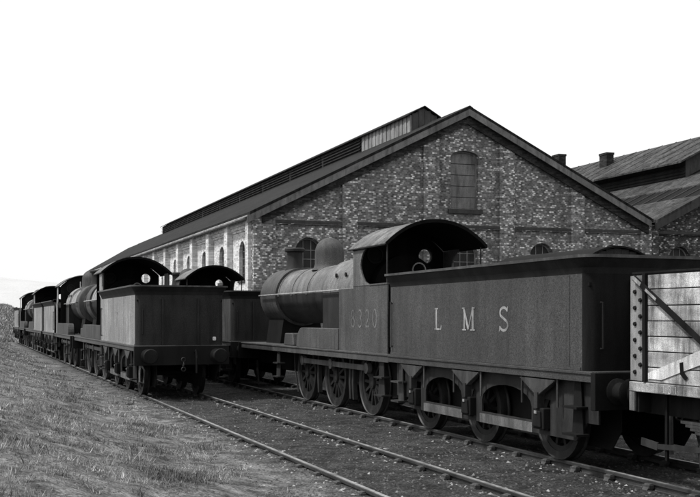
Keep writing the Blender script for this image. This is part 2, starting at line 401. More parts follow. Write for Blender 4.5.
def buffer(parent, x, y, z, sy, mat='frame_black'):
    m = MB().rev([(0, 0), (.17, 0), (.17, .03), (.12, .06), (.095, .3), (.07, .3), (.07, .43), (.165, .445), (.185, .46), (.165, .485), (0, .5)] if sy > 0 else
                 [(0, 0), (.17, 0), (.17, -.03), (.12, -.06), (.095, -.3), (.07, -.3), (.07, -.43), (.165, -.445), (.185, -.46), (.165, -.485), (0, -.5)], (0,0,0), 'y', 20)
    o = m.build('buffer', mat, parent, smooth=True, key=('buffer', sy, mat)); o.location = (x, y, z); return o

# ------------------------------------------------------------------ locomotive (local: +y forward from its rear drawbar, z above rail)
def locomotive(label, loc, rz=0, L=10.6, number=None, paint='engine_black', boiler='boiler_grey', cab=2.85, body=None):
    body = body or paint
    t = thing('locomotive', label, 'locomotive', loc, rz, 'old steam locomotives in the yard')
    k = L - 10.6                       # shorter engines lose length from boiler and front overhang
    yf, ysb, ysf = 4.6 + k*.45, 8.4 + k*.9, 9.85 + k     # firebox front, smokebox rear and front
    BZ = 2.58
    MB().box(-1.15, 1.15, .0, L, 1.275, 1.31).box(-1.13, -1.105, .0, L, 1.15, 1.275).box(1.105, 1.13, .0, L, 1.15, 1.275).build('footplate', paint if paint != 'dusty_paint' else 'engine_black', t, bevel=.006)
    m = MB()
    for s in (-1, 1):
        m.prism([(.05, .5), (1.0, .38), (2.2, .38), (2.6, .62), (3.1, .62), (3.3, .4), (4.2, .4), (4.5, .62), (5.0, .62), (5.2, .4), (6.3, .4), (6.8, .7), (L-.1, .75), (L-.1, 1.27), (.05, 1.27)], 'yz', s*.60, s*.63)
    m.box(-.6, .6, 1.9, 2.0, .6, 1.27).box(-.6, .6, 4.7, 4.8, .5, 1.27).box(-.6, .6, 6.9, min(8.4, L-.6), .62, 1.26)
    m.build('frame', 'frame_black', t)
    MB().box(-1.2, 1.2, L, L+.1, .84, 1.3).build('buffer_beam', 'frame_black', t, bevel=.008)
    for s in (-1, 1): buffer(t, s*.87, L+.1, 1.06, 1)
    # wheels with cranks up, and coupling rods
    wy = [1.62, 3.75, 5.75]
    for y in wy:
        MB().tube([(-.7, y, .68), (.7, y, .68)], .085, 10).build('axle', 'frame_black', t)
        for s in (-1, 1): wheel(t, s*.785, y, .68, s, 14, .29)
    for s in (-1, 1):
        m = MB()
        for y in wy: m.rev([(0, s*.83), (.115, s*.83), (.115, s*.93), (.05, s*.95), (0, s*.95)], (0, y, .97), 'x', 16)
        for a, b in ((0, 1), (1, 2)): m.box(min(s*.86, s*.91), max(s*.86, s*.91), wy[a]+.08, wy[b]-.08, .915, 1.03)
        m.build('coupling_rod', 'stay_steel', t, smooth=True)
        for y in (wy[0]+.95, wy[1]-1.0, wy[2]-.95):
            MB().prism([(y-.04, .25), (y+.04, .25), (y+.09, .6), (y+.05, 1.2), (y-.05, 1.2), (y+.0, .6)], 'yz', s*.74, s*.83).build('brake_hanger', 'frame_grey', t)
        m = MB()   # sand pipe and guard iron
        m.tube([(s*.78, wy[2]+1.0, 1.2), (s*.78, wy[2]+.95, .7), (s*.78, wy[2]+.68, .15)], .025, 6)
        m.build('sand_pipe', 'frame_grey', t)
        MB().prism([(L-.45, .1), (L-.38, .1), (L-.1, .8), (L-.3, .8)], 'yz', s*.72, s*.75).build('guard_iron', 'frame_grey', t)
        # steps: front and cab
        for nm, ys_ in (('front_step', 7.2 + k*.7), ('cab_step', .45)):
            m = MB().prism([(ys_-.16, .5), (ys_+.16, .5), (ys_+.1, 1.2), (ys_-.1, 1.2)], 'yz', s*1.05, s*1.075)
            for z in (.5, .85): m.box(min(s*.95, s*1.16), max(s*.95, s*1.16), ys_-.2, ys_+.2, z-.015, z+.015)
            m.build('footstep', 'frame_grey', t)
    # splashers
    for s in (-1, 1):
        pts = [(cab+.01, 1.31), (5.75, 1.31)] + arc(5.35, 1.31, .4, 0, 90, 6, .46) + [(cab+.01, 1.77)]
        MB().prism(pts, 'yz', s*.82, s*1.07).build('splasher', body, t, bevel=.012)
    # cab
    CW, DY = 1.05, .28                 # half width; how far the roofed part stands forward
    for s in (-1, 1):
        cut = [(.95 + DY + .36*math.sin(math.pi*.5*(1-abs(1-2*i/10))), 3.5 - .85*i/10) for i in range(1, 10)]
        yfr = 1.72 + DY
        if cab > 1.72:
            side = [(.22, 1.31), (cab, 1.31), (cab, 2.62), (yfr, 2.62), (yfr, 3.44), (.97+DY, 3.44)] + cut[1:] + [(.78+DY, 2.65), (.22, 2.65)]
            MB().prism([(.80+DY, 2.66), (yfr-.005, 2.66), (yfr-.005, 3.43), (.98+DY, 3.43)] + cut[1:], 'yz', s*(CW+.001), s*(CW+.009)).build('cab_upper_side', boiler, t)
        else:
            side = [(.08, 1.31), (cab, 1.31), (cab, 2.62), (cab+.3, 2.75), (cab+.3, 3.44), (.45, 3.44), (.45, 3.0), (.2, 2.65), (.08, 2.65)]
        o = MB().prism(side, 'yz', s*(CW-.025), s*CW).build('cab_side', paint, t)
        MB().prism([(.25, 1.37), (min(cab, 1.66), 1.37), (min(cab, 1.66), 2.6), (.25, 2.6)], 'yz', s*(CW-.04), s*(CW-.027)).build('cab_lining', 'cab_inside', t)  # near-black inner sheet, cab shade put into its colour
        MB().box(min(s*(CW-.03), s*(CW+.015)), max(s*(CW-.03), s*(CW+.015)), .2, .84+DY if cab > 1.72 else .3, 2.652, 2.68).build('beading', paint, o)
        MB().tube([(s*(CW-.03), .30, 2.66), (s*(CW-.03), .30, 3.42)], .018, 6).build('cab_pillar', 'frame_grey', t)
    n = 20; HW = CW + .05
    xz = [(-HW + 2*HW*i/n, 3.44 + .48*(1 - abs(1 - 2*i/n)**2.2)) for i in range(n+1)]
    front = [(-CW+.03, 1.312), (CW-.03, 1.312)] + [(x*(CW-.03)/HW, z-.02) for x, z in reversed(xz)]
    holes = [[(s*.58 + .16*math.cos(a*math.pi/8), 3.32 + .16*math.sin(a*math.pi/8)) for a in range(16)] for s in (-1, 1)]
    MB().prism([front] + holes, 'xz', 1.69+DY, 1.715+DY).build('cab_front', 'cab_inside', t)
    for s in (-1, 1):
        MB().rev([(.155, 1.66+DY), (.185, 1.66+DY), (.185, 1.74+DY), (.155, 1.74+DY)], (s*.58, 0, 3.32), 'y', 20, closed=True).build('spectacle_ring', 'frame_black', t, smooth=True)
    MB().rev([(0, 1.70+DY), (.158, 1.70+DY), (.158, 1.708+DY), (0, 1.708+DY)], (-.58*(1 if rz == 0 else -1), 0, 3.32), 'y', 20).build('spectacle_glass', 'soot', t)
    MB().prism(xz + [(x, z-.03) for x, z in reversed(xz)], 'xz', .2, 1.86+DY).build('cab_roof', 'roof_sheet', t, smooth=True)
    MB().prism([(x*.985, z-.034) for x, z in xz] + [(x*.985, z-.05) for x, z in reversed(xz)], 'xz', .21, 1.688+DY).build('roof_lining', 'cab_inside', t, smooth=True)  # near-black sheet added under the roof as painted shade
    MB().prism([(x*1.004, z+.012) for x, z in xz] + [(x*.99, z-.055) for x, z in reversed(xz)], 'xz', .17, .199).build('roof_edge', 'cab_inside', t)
    for s in (-1, 1): MB().box(min(s*(HW-.02), s*(HW+.015)), max(s*(HW-.02), s*(HW+.015)), .2, 1.86+DY, 3.40, 3.405+.02).build('roof_gutter', 'frame_black', t)
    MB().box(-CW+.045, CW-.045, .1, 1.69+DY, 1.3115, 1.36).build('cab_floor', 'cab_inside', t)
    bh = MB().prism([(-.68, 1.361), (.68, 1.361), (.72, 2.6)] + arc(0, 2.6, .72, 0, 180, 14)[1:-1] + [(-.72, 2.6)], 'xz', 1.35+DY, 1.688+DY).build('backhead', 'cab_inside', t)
    MB().rev([(.135, 1.2+DY), (.16, 1.2+DY), (.16, 1.23+DY), (.135, 1.23+DY)], (.22, 0, 3.0), 'y', 18, closed=True).build('gauge', 'bright_steel', bh, smooth=True)
    MB().tube([(-.2, 1.3+DY, 2.75), (.25, 1.22+DY, 2.95)], .02, 6).build('regulator_handle', 'oily_steel', bh)
    # boiler and fittings
    rb, rf, rs = .72, .80, .79
    fbx = [(-rf, 1.33), (rf, 1.33), (rf, BZ)] + arc(0, BZ, rf, 0, 180, 20)[1:-1] + [(-rf, BZ)]
    fb = MB().prism([(-rf, BZ), (rf, BZ)] + arc(0, BZ, rf, 0, 180, 20)[1:-1], 'xz', 2.0, yf).build('firebox', boiler, t, smooth=True, bevel=.02)
    MB().box(-rf+.004, rf-.004, 2.002, yf-.004, 1.33, BZ-.001).build('firebox_side', 'tar_black', t)  # shade below the handrail put into the colour
    for y in (2.6, 3.2, 3.8):
        for s in (-1, 1):
            MB().rev([(0, 0), (.05, 0), (.05, s*.03), (0, s*.03)], (s*(rf-.06), y, BZ+.38), 'x', 8).build('washout_plug', 'frame_black', fb)
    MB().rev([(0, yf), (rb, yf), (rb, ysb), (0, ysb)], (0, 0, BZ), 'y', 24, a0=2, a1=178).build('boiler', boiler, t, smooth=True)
    MB().rev([(0, yf), (rb-.003, yf), (rb-.003, ysb), (0, ysb)], (0, 0, BZ), 'y', 24, a0=178, a1=362).build('boiler_underside', 'tar_black', t, smooth=True)  # lower half split off, underside shade put into its darker colour
    for y in (yf+.06, (yf+ysb)/2 - .5, (yf+ysb)/2 + .7, ysb-.06):
        MB().rev([(rb-.01, y-.035), (rb+.012, y-.035), (rb+.012, y+.035), (rb-.01, y+.035)], (0, 0, BZ), 'y', 24, closed=True, a0=0, a1=180).build('boiler_band', boiler, t, smooth=True)
    sb = MB().rev([(0, ysb), (rs, ysb), (rs, ysf), (rs-.05, ysf+.04), (0, ysf+.04)], (0, 0, BZ), 'y', 40)
    MB().prism([(-.62, 1.312), (.62, 1.312), (.5, 2.1), (-.5, 2.1)], 'xz', ysb+.1, ysf-.02).build('saddle', 'soot', t)  # shade beneath the boiler put into the colour
    sbo = sb.build('smokebox', 'smokebox', t, smooth=True)
    MB().rev([(.6, 0), (.58, .06), (.3, .12), (0, .14)], (0, ysf+.04, BZ), 'y', 28).build('smokebox_door', 'smokebox', sbo, smooth=True)
    MB().bar((-.3, ysf+.2, BZ), (.1, ysf+.2, BZ+.05), .03, .03).build('door_handle', 'bright_steel', sbo)
    yc = (ysb + ysf)/2
    MB().rev([(.30, 3.26), (.27, 3.36), (.225, 3.46), (.21, 3.7), (.215, 3.82), (.285, 3.85), (.29, 3.91), (.25, 3.95), (.16, 3.95), (.15, 3.5)], (0, yc, 0), 'z', 28).build('chimney', 'tar_black', t, smooth=True)
    yd = yf + (ysb-yf)*.45
    MB().rev([(.46, 3.2), (.40, 3.27), (.372, 3.36), (.37, 3.64)] + [(.37*math.cos(R(a)), 3.64 + .39*math.sin(R(a))) for a in range(10, 90, 10)] + [(0, 4.03)], (0, yd, 0), 'z', 30).build('dome', 'smokebox', t, smooth=True)
    m = MB()
    for s in (-1, 1): m.rev([(.06, 3.3), (.06, 3.52), (.075, 3.54), (.03, 3.6), (0, 3.6)], (s*.1, yf-.55, 0), 'z', 12)
    m.box(-.2, .2, yf-.65, yf-.45, 3.33, 3.42); m.build('safety_valve', 'frame_grey', t, smooth=True)
    MB().tube([(.2, 2.3, 3.36), (.2, 2.3, 3.62)], .025, 8).build('whistle', 'bright_steel', t)
    for s in (-1, 1):
        m = MB().tube([(s*.875, 2.02, 2.62), (s*.875, ysf-.2, 2.62)], .022, 8); hr = m.build('handrail', 'bright_steel', t)
        for i in range(6):
            y = 2.7 + (ysf-3.0)*i/5; MB().tube([(s*(rb-.02), y, 2.62), (s*.875, y, 2.62)], .016, 6).build('handrail_stanchion', 'frame_grey', hr)
    MB().prism([(6.2, 1.312), (7.0, 1.312), (6.9, 1.62), (6.3, 1.62)], 'yz', -1.0, -.6).build('sandbox', body, t, bevel=.03)
    if number: letters(number, t, [2.01, 1.62, 1.23, .84], 1.81, .37, .36, -1.05, 'faded_paint', 'numeral')
    return t
M['roof_sheet'] = grimy('roof_sheet', 0.08, 0.16, 1.6, rough=0.75, stretch=(1, 1, 1), speck=.9, wear=.7)

# ------------------------------------------------------------------ tender (local: y = 0 at its front, body runs to -y)
def rrect(w, y0, y1, r, n=6):
    return [(-w, y1), (-w, y0 + r)] + [(-w + r - r*math.cos(R(90*i/n)), y0 + r - r*math.sin(R(90*i/n))) for i in range(1, n+1)] + \
           [(w - r + r*math.sin(R(90*i/n)), y0 + r - r*math.cos(R(90*i/n))) for i in range(n)] + [(w, y0 + r), (w, y1)]
def ringwall(m, w0, w1, z0, z1, y0, y1, r, th=.02, part=None):
    a = rrect(w0, y0 - (w0 - 1.12), y1, r); b = rrect(w1, y0 - (w1 - 1.12), y1, r); n = len(a)
    ai = rrect(w0-th, y0 - (w0 - 1.12) + th, y1, r); bi = rrect(w1-th, y0 - (w1 - 1.12) + th, y1, r)
    vs = [(x, y, z0) for x, y in a] + [(x, y, z1) for x, y in b] + [(x, y, z1) for x, y in bi] + [(x, y, z0) for x, y in ai]
    fs = []
    for i in range(n-1):
        if part == 'left' and i > 0 or part == 'right' and i < n-2 or part == 'rear' and i in (0, n-2): continue
        for k in range(4): fs.append((k*n+i, k*n+i+1, ((k+1) % 4)*n+i+1, ((k+1) % 4)*n+i))
    if part is None: fs += [(0, n, 2*n, 3*n), (n-1, 2*n-1, 3*n-1, 4*n-1)]
    used = sorted({i for f in fs for i in f}); mp = {a: b for b, a in enumerate(used)}
    m.add([vs[i] for i in used], [tuple(mp[i] for i in f) for f in fs])
def tender(label, loc, rz=0, paint='tender_black', text=None, side_mat=None, coal=True, extras=False):
    t = thing('tender', label, 'tender', loc, rz, 'locomotive tenders in the yard')
    Y0 = -6.42
    sides = {}
    for p_, mt in (('left', paint), ('right', paint), ('rear', 'soot' if paint == 'tender_black' else 'sooty_rear')):  # rear plate darker than the sides: shade put into its colour
        m = MB(); ringwall(m, 1.12, 1.12, 1.31, 2.58, Y0, -.05, .14, part=p_)
        sides[p_] = m.build('tank_rear' if p_ == 'rear' else 'tank_side', mt, t, smooth=True)
    m = MB(); ringwall(m, 1.121, 1.15, 2.58, 2.66, Y0, -.05, .16); ringwall(m, 1.15, 1.235, 2.66, 2.79, Y0, -.05, .2)
    m.build('coping', 'tar_black', t, smooth=True)  # shade on the outward flare put into its near-black colour
    m = MB(); ringwall(m, 1.25, 1.25, 2.785, 2.825, Y0, -.05, .22, .04); m.build('coping_bead', 'oily_steel' if paint != 'smokebox' else 'frame_grey', t, smooth=True)
    MB().box(-1.09, 1.09, Y0+.02, -.06, 2.42, 2.46).build('tank_top', 'soot', t)
    MB().box(-1.1, 1.1, -.09, -.051, 1.311, 2.3).build('tank_front', 'soot', t)
    for s in (-1, 1):
        body = sides['left' if s < 0 else 'right']
        MB().box(min(s*1.119, s*1.126), max(s*1.119, s*1.126), Y0+.42, Y0+.48, 1.33, 2.57).build('cover_strip', paint, body)
        MB().box(min(s*1.118, s*1.135), max(s*1.118, s*1.135), Y0+.16, -.06, 1.312, 1.352).build('base_angle', paint, body)
    for s in (-1, 1):
        MB().tube([(s*1.16, -.14, 1.45), (s*1.16, -.14, 2.3)], .016, 6).tube([(s*1.12, -.14, 1.47), (s*1.16, -.14, 1.47)], .014, 6).tube([(s*1.12, -.14, 2.28), (s*1.16, -.14, 2.28)], .014, 6).build('handrail', 'oily_steel', t)
    MB().box(-1.18, 1.18, -6.58, -.02, 1.27, 1.308).box(-1.16, -1.13, -6.56, -.02, 1.17, 1.27).box(1.13, 1.16, -6.56, -.02, 1.17, 1.27).build('footplate', paint if paint != 'dusty_paint' else 'engine_black', t, bevel=.005)
    wy = [-1.02, -3.07, -5.22]
    for s in (-1, 1):
        outer = [(-.12, 1.168), (-.12, .55), (-.75, .55), (-.8, .36), (-6.0, .36), (-6.25, .62), (-6.5, .62), (-6.5, 1.168)]
        holes = []
        for a, b in ((wy[0], wy[1]), (wy[1], wy[2])):
            y0, y1 = b + .34, a - .34; c = (y0+y1)/2
            holes.append([(y0, .53), (y1, .53), (y1, .72)] + [(c + (y1-c)*math.cos(math.pi*i/10), .72 + .27*math.sin(math.pi*i/10)) for i in range(1, 10)] + [(y0, .72)])
        for y in wy:   # horn gaps
            holes.append([(y-.15, .42), (y+.15, .42), (y+.15, .86), (y-.15, .86)])
        MB().prism([outer] + holes, 'yz', s*.99, s*1.02).build('side_frame', 'frame_grey', t)
        for a, b in ((wy[0], wy[1]), (wy[1], wy[2])):
            MB().box(min(s*1.021, s*1.04), max(s*1.021, s*1.04), b+.3, a-.3, .36, .5).build('frame_stay', 'stay_steel', t)
        for y in wy:
            ab = MB().box(min(s*.96, s*1.13), max(s*.96, s*1.13), y-.14, y+.14, .44, .74).prism([(y-.11, .47), (y+.11, .47), (y+.09, .7), (y-.09, .7)], 'yz', s*1.13, s*1.16).build('axlebox', 'frame_black', t, bevel=.015)
            MB().box(min(s*1.16, s*1.175), max(s*1.16, s*1.175), y-.03, y+.03, .66, .7).build('oil_lid', 'bright_steel', ab)
            m = MB()
            for i in range(13):
                hl = .45*(1 - i/14)
                m.box(min(s*1.06, s*1.15), max(s*1.06, s*1.15), y-hl, y+hl, 1.135-.017*i, 1.1515-.017*i)
            m.build('leaf_spring', 'oily_steel', t)
            MB().box(min(s*1.05, s*1.165), max(s*1.05, s*1.165), y-.045, y+.045, .74, .96).build('spring_buckle', 'frame_grey', t)
            for q in (-.46, .46): MB().tube([(s*1.105, y+q, 1.17), (s*1.105, y+q, .78)], .02, 6).build('spring_hanger', 'oily_steel', t)
            wheel(t, s*.785, y, .56, s, 10)
        for y in (-.4, -6.1):
            m = MB().prism([(y-.13, .45), (y+.13, .45), (y+.07, 1.17), (y-.07, 1.17)], 'yz', s*1.045, s*1.065)
            for z in (.46, .82): m.box(min(s*1.0, s*1.2), max(s*1.0, s*1.2), y-.17, y+.17, z-.015, z+.015)
            m.build('footstep', 'oily_steel' if y > -1 else 'frame_black', t)
    for y in wy: MB().tube([(-.98, y, .56), (.98, y, .56)], .07, 10).build('axle', 'frame_black', t)
    for s in (-1, 1): MB().prism([(-.2, .24), (-6.2, .24), (-6.4, .5), (-6.4, 1.27), (-.2, 1.27)], 'yz', s*.58, s*.6).build('inner_frame', 'frame_black', t)  # inner frames, made deeper to block light through the underframe
    MB().box(-1.2, 1.2, -6.68, -6.58, .82, 1.3).build('buffer_beam', 'soot' if paint == 'tender_black' else 'frame_black', t, bevel=.008)  # beam and buffers of the lettered tender carry painted shade
    for s in (-1, 1): buffer(t, s*.87, -6.68, 1.06, -1, 'soot' if paint == 'tender_black' else 'frame_black')
    m = MB()
    for i in range(3): m.rev([(.035, 0), (.05, .015), (.065, 0), (.05, -.015)], (0, -6.82, .96 - i*.12), 'x' if i % 2 else 'y', 12, closed=True)
    m.build('coupling', 'frame_grey', t, smooth=True)
    MB().tube([(.32, -6.7, 1.15), (.32, -6.82, 1.2), (.33, -6.86, 1.0), (.33, -6.84, .62)], .028, 8).build('brake_hose', 'frame_black', t)
    MB().rev([(.0, 2.45), (.28, 2.45), (.28, 2.68), (.25, 2.72), (0, 2.74)], (0, -5.7, 0), 'z', 20).build('water_filler', 'soot', t, smooth=True)
    m = MB()
    for s in (-1, 1): m.tube([(s*.7, -.2, 1.31), (s*.7, -.2, 2.5)], .03, 8)
    m.tube([(.5, -.2, 2.5), (.9, -.2, 2.5)], .02, 6); m.build('brake_column', 'oily_steel', t)
    for s in (-1, 1): MB().box(s*.45-.02, s*.45+.02, Y0-.05, Y0-.0, 1.32, 2.5).build('rear_stiffener', 'soot' if paint == 'tender_black' else 'sooty_rear', t)
    MB().tube([(-.95, Y0-.03, 1.6), (-.95, Y0-.08, 1.6), (-.95, Y0-.08, 2.2), (-.95, Y0-.03, 2.2)], .015, 6).build('rear_handrail', 'frame_black', t)
    MB().box(.82, .9, Y0-.12, Y0-.02, 1.42, 1.52).build('lamp_iron', 'white_paint' if extras else 'frame_black', t, bevel=.02)
    if extras: MB().tube([(-1.02, -6.62, .86), (-1.06, -6.64, .7), (-1.06, -6.64, .42), (-.96, -6.62, .38), (-.94, -6.62, .7), (-1.02, -6.62, .86)], .022, 6).build('step_iron', 'plate_grey', t)
    if coal:
        m = MB(); r_ = random.Random(3)
        for i in range(260):
            s = r_.uniform(.06, .17); x = r_.uniform(-.95, .95); y = r_.uniform(-4.6, -.4); z = 2.46 + .02 + .16*(1-abs(x))*(1 - abs(y+2.5)/2.6) + r_.uniform(-.03, .05)
            vs = [(x + s*a*r_.uniform(.7, 1.2), y + s*b*r_.uniform(.7, 1.2), z + s*c*r_.uniform(.6, 1)) for a, b, c in ((1,0,0),(-1,0,0),(0,1,0),(0,-1,0),(0,0,1),(0,0,-1))]
            m.add(vs, [(0,2,4),(2,1,4),(1,3,4),(3,0,4),(2,0,5),(1,2,5),(3,1,5),(0,3,5)])
        o = m.build('coal', 'coal', t); o['kind'] = 'stuff'
    if text: letters(text, t, [-2.05, -3.15, -4.25], 1.8, .37, .42, -1.12, 'ghost_paint' if paint == 'dusty_paint' else 'pale_paint', 'letter')
    return t

S0 = 17.4
tender('dark tender boldly lettered LMS, coupled behind locomotive 8320', (TB, S0-.05, 0), text='LMS')
locomotive('goods locomotive numbered 8320 with tall dome, boiler in front of the brick gable', (TB, S0, 0), number='8320')
tender('dark tender facing us ahead of locomotive 8320, its rear showing between the two lines', (TB, 35.6, 0), paint='smokebox')
locomotive('locomotive ahead of 8320 whose arched cab roof rises below the pale side wall', (TB, 35.65, 0), L=8.4, paint='smokebox', boiler='smokebox')
tender('tender with pale dusty side, faint lettering and dark rear, nearest in the left line', (TA, 31.6, 0), paint='dusty_paint', extras=True, text='LMS')
locomotive('nearest locomotive of the left line, wide black cab roof behind the pale dusty tender', (TA, 31.65, 0), L=7.8, paint='dusty_paint', body='smokebox', boiler='boiler_pale', cab=.75)
locomotive('second locomotive of the left line, standing nose to nose with the nearest one', (TA, 48.2, 0), math.pi, L=7.8, paint='dusty_paint', body='smokebox', boiler='boiler_pale', cab=.75)
tender('tender of the second locomotive in the left line', (TA, 48.25, 0), math.pi, paint='dusty_paint', coal=False)
tender('third tender from us in the left line, below the third cab roof', (TA, 62.1, 0), paint='dusty_paint', coal=False)
locomotive('third locomotive from us in the left line, small black cab roof', (TA, 62.15, 0), L=7.8, paint='dusty_paint', body='smokebox', boiler='boiler_pale', cab=.75)
locomotive('farthest locomotive of the left line, tiny cab roof near the grassy hill', (TA, 78.6, 0), math.pi, L=7.8, paint='dusty_paint', body='smokebox', boiler='boiler_pale', cab=.75)
tender('farthest tender at the far end of the left line of engines', (TA, 78.65, 0), math.pi, paint='dusty_paint', coal=False)

def covered_van(label, loc):
    t = thing('covered_van', label, 'van', loc); hw, L = 1.1, 4.9
    n = 12; xz = [(-hw-.05 + 2*(hw+.05)*i/n, 3.5 + .42*(1 - abs(1 - 2*i/n)**2)) for i in range(n+1)]
    MB().prism(xz + [(x, z-.05) for x, z in reversed(xz)], 'xz', -.08, L+.08).build('roof', 'soot', t, smooth=True)
    for yy in (0, L-.06):
        for i in range(9):
            x = -hw + 2*hw*i/9; MB().box(x+.005, x + 2*hw/9 - .005, yy, yy+.06, 1.25, 3.47 + .38*(1 - abs((x+.12)/hw)**2)).build('end_board', 'sooty_rear', t)
    for s in (-1, 1):
        for i in range(11):
            z = 1.25 + .2*i; MB().box(min(s*(hw-.05), s*hw), max(s*(hw-.05), s*hw), .065, L-.065, z+.004, z+.196).build('side_board', 'sooty_rear', t)
        MB().box(min(s*.8, s*.92), max(s*.8, s*.92), 0, L, .9, 1.2).build('solebar', 'wagon_iron', t)
        for y in (1.1, 3.8):
            wheel(t, s*.785, y, .47, s, 8); MB().box(min(s*.93, s*1.08), max(s*.93, s*1.08), y-.11, y+.11, .34, .9).build('axlebox', 'frame_grey', t, bevel=.02)
        buffer(t, s*.87, 0, 1.06, -1); buffer(t, s*.87, L, 1.06, 1)
    for yy in (.001, L-.101): MB().box(-hw, hw, yy, yy+.1, .9, 1.24).build('headstock', 'wagon_iron', t)
    return t
covered_van('dark covered van whose black curved roof shows above the rear of the lettered tender', (TC, 22.2, 0))

# ------------------------------------------------------------------ open wagon
def wagon():
    y1, y0 = 9.92, 4.95; hw = 1.2
    t = thing('open_wagon', 'open plank-sided wagon with white diagonal stripe, behind the lettered tender', 'wagon', (TB, y1, 0))
    Lw = y1 - y0; z0 = 1.25
    edges = [1.25, 1.425, 1.61, 1.785, 1.965, 2.145, 2.335, 2.51]
    tones = ['plank_pale', 'plank_grey', 'plank_pale', 'plank_grey', 'plank_pale', 'plank_grey', 'plank_pale']
    for s in (-1, 1):
        for i in range(7):
            j = random.uniform(-.004, .004)
            m = MB().box(min(s*(hw-.06), s*hw) + j, max(s*(hw-.06), s*hw) + j, -Lw+.08, -.08, edges[i]+.0055, edges[i+1]-.0055)
            m.build('plank', tones[i], t, bevel=.006)
    for s in (-1, 1):
        MB().box(min(s*(hw-.09), s*(hw-.07)), max(s*(hw-.09), s*(hw-.07)), -Lw+.08, -.08, 1.26, 2.49).build('inner_lining', 'soot', t)  # dark backing added so no light shows through the plank gaps
        MB().box(min(s*(hw-.08), s*(hw+.012)), max(s*(hw-.08), s*(hw+.012)), -Lw+.02, -.02, 2.522, 2.545).build('capping_strip', 'wagon_iron', t)
    for yy in (-.06, -Lw):
        for i in range(7): MB().box(-hw+.062, hw-.062, yy, yy+.06, edges[i]+.006, edges[i+1]-.006).build('plank', 'plank_grey', t, bevel=.006)
    MB().box(-hw+.07, hw-.07, -Lw+.07, -.07, 1.19, 1.245).build('floor', 'plank_grey', t)
    for s in (-1, 1):
        for ya, yb in ((-.25, .004), (-Lw-.004, -Lw+.25)):
            o = MB().box(min(s*(hw+.006), s*(hw+.02)), max(s*(hw+.006), s*(hw+.02)), ya, yb, 1.262, 2.5).build('corner_plate', 'plate_grey', t)
            for i in range(6):
                for q, dz in ((.09, 0), (.19, .09)):
                    yq = (yb - q) if yb > -1 else (ya + q)
                    bo = MB().rev([(0, s*.035), (.022, s*.035), (.028, s*.015), (.028, 0)], (0, 0, 0), 'x', 8).build('bolt', 'frame_black', o, key=('bolt', s))
                    bo.location = (s*(hw+.006), yq, 1.36 + .19*i + dz)
        for yq in (-.27, -1.7, -3.25, -Lw+.27):
            MB().box(min(s*(hw+.005), s*(hw+.045)), max(s*(hw+.005), s*(hw+.045)), yq-.025, yq+.025, 1.255, 2.52).build('side_stanchion', 'wagon_iron', t)
        ds = MB().bar((s*(hw+.055), -.1, 2.48), (s*(hw+.055), -1.65, 1.5), .07, .014, up=(s, 0, 0)).build('diagonal_strap', 'wagon_iron', t)
        MB().bar((s*(hw+.066), -.1, 2.48), (s*(hw+.066), -.24, 2.39), .045, .006, up=(s, 0, 0)).build('strap_end', 'pale_paint', ds)
        MB().bar((s*(hw+.066), -.33, 2.33), (s*(hw+.066), -.52, 2.21), .03, .006, up=(s, 0, 0)).build('strap_wear', 'pale_paint', ds)
        m = MB()   # white painted stripe marking the end door
        st = [(-.31, 1.29), (-.31, 1.36), (-.75, 1.5), (-1.4, 1.72), (-1.65, 1.8), (-1.65, 1.62), (-1.3, 1.52), (-.9, 1.4), (-.55, 1.29)]
        m.prism(st, 'yz', s*(hw+.0075), s*(hw+.010)); m.build('white_stripe', 'white_paint', t)
        m = MB()
        m.prism([(-.86, 1.5), (-.92, 1.51), (-.93, 1.4), (-1.0, 1.34), (-.95, 1.31), (-.87, 1.37)], 'yz', s*(hw+.0105), s*(hw+.013)); m.build('tar_mark', 'soot', t)
        MB().box(min(s*(hw-.05), s*(hw+.03)), max(s*(hw-.05), s*(hw+.03)), -Lw, .02, 1.13, 1.245).build('side_rail', 'plank_grey', t, bevel=.008)
        MB().box(min(s*(hw-.32), s*(hw-.2)), max(s*(hw-.32), s*(hw-.2)), -Lw, -.0, .86, 1.125).build('solebar', 'wagon_iron', t)
        MB().box(min(s*(hw-.0), s*(hw+.028)), max(s*(hw-.0), s*(hw+.028)), -.08, .015, .9, 1.125).build('end_bracket', 'plate_grey', t)
        for yq in (-1.15, -3.85):
            wheel(t, s*.785, yq, .47, s, 8)
            m = MB().prism([[(yq-.42, .86), (yq-.34, .86), (yq-.13, .42), (yq-.13, .3), (yq+.13, .3), (yq+.13, .42), (yq+.34, .86), (yq+.42, .86), (yq+.16, .27), (yq-.16, .27)]], 'yz', s*.93, s*.945)
            m.build('axle_guard', 'wagon_iron', t)
            MB().box(min(s*.93, s*1.1), max(s*.93, s*1.1), yq-.11, yq+.11, .34, .6).build('axlebox', 'frame_grey', t, bevel=.02)
            m = MB()
            for i in range(5): m.box(min(s*.95, s*1.04), max(s*.95, s*1.04), yq-.48+.08*i, yq+.48-.08*i, .80-.035*i, .832-.035*i)
            m.build('leaf_spring', 'oily_steel', t)
        MB().bar((s*1.1, -2.4, .62), (s*1.1, -.35, .5), .015, .06).bar((s*1.1, -.35, .5), (s*1.1, -.05, .53), .02, .09).build('brake_lever', 'frame_grey', t)
        MB().box(min(s*1.06, s*1.09), max(s*1.06, s*1.09), -.5, -.46, .35, 1.12).build('brake_guide', 'wagon_iron', t)
    for yq in (-1.15, -3.85): MB().tube([(-.95, yq, .47), (.95, yq, .47)], .06, 10).build('axle', 'frame_black', t)
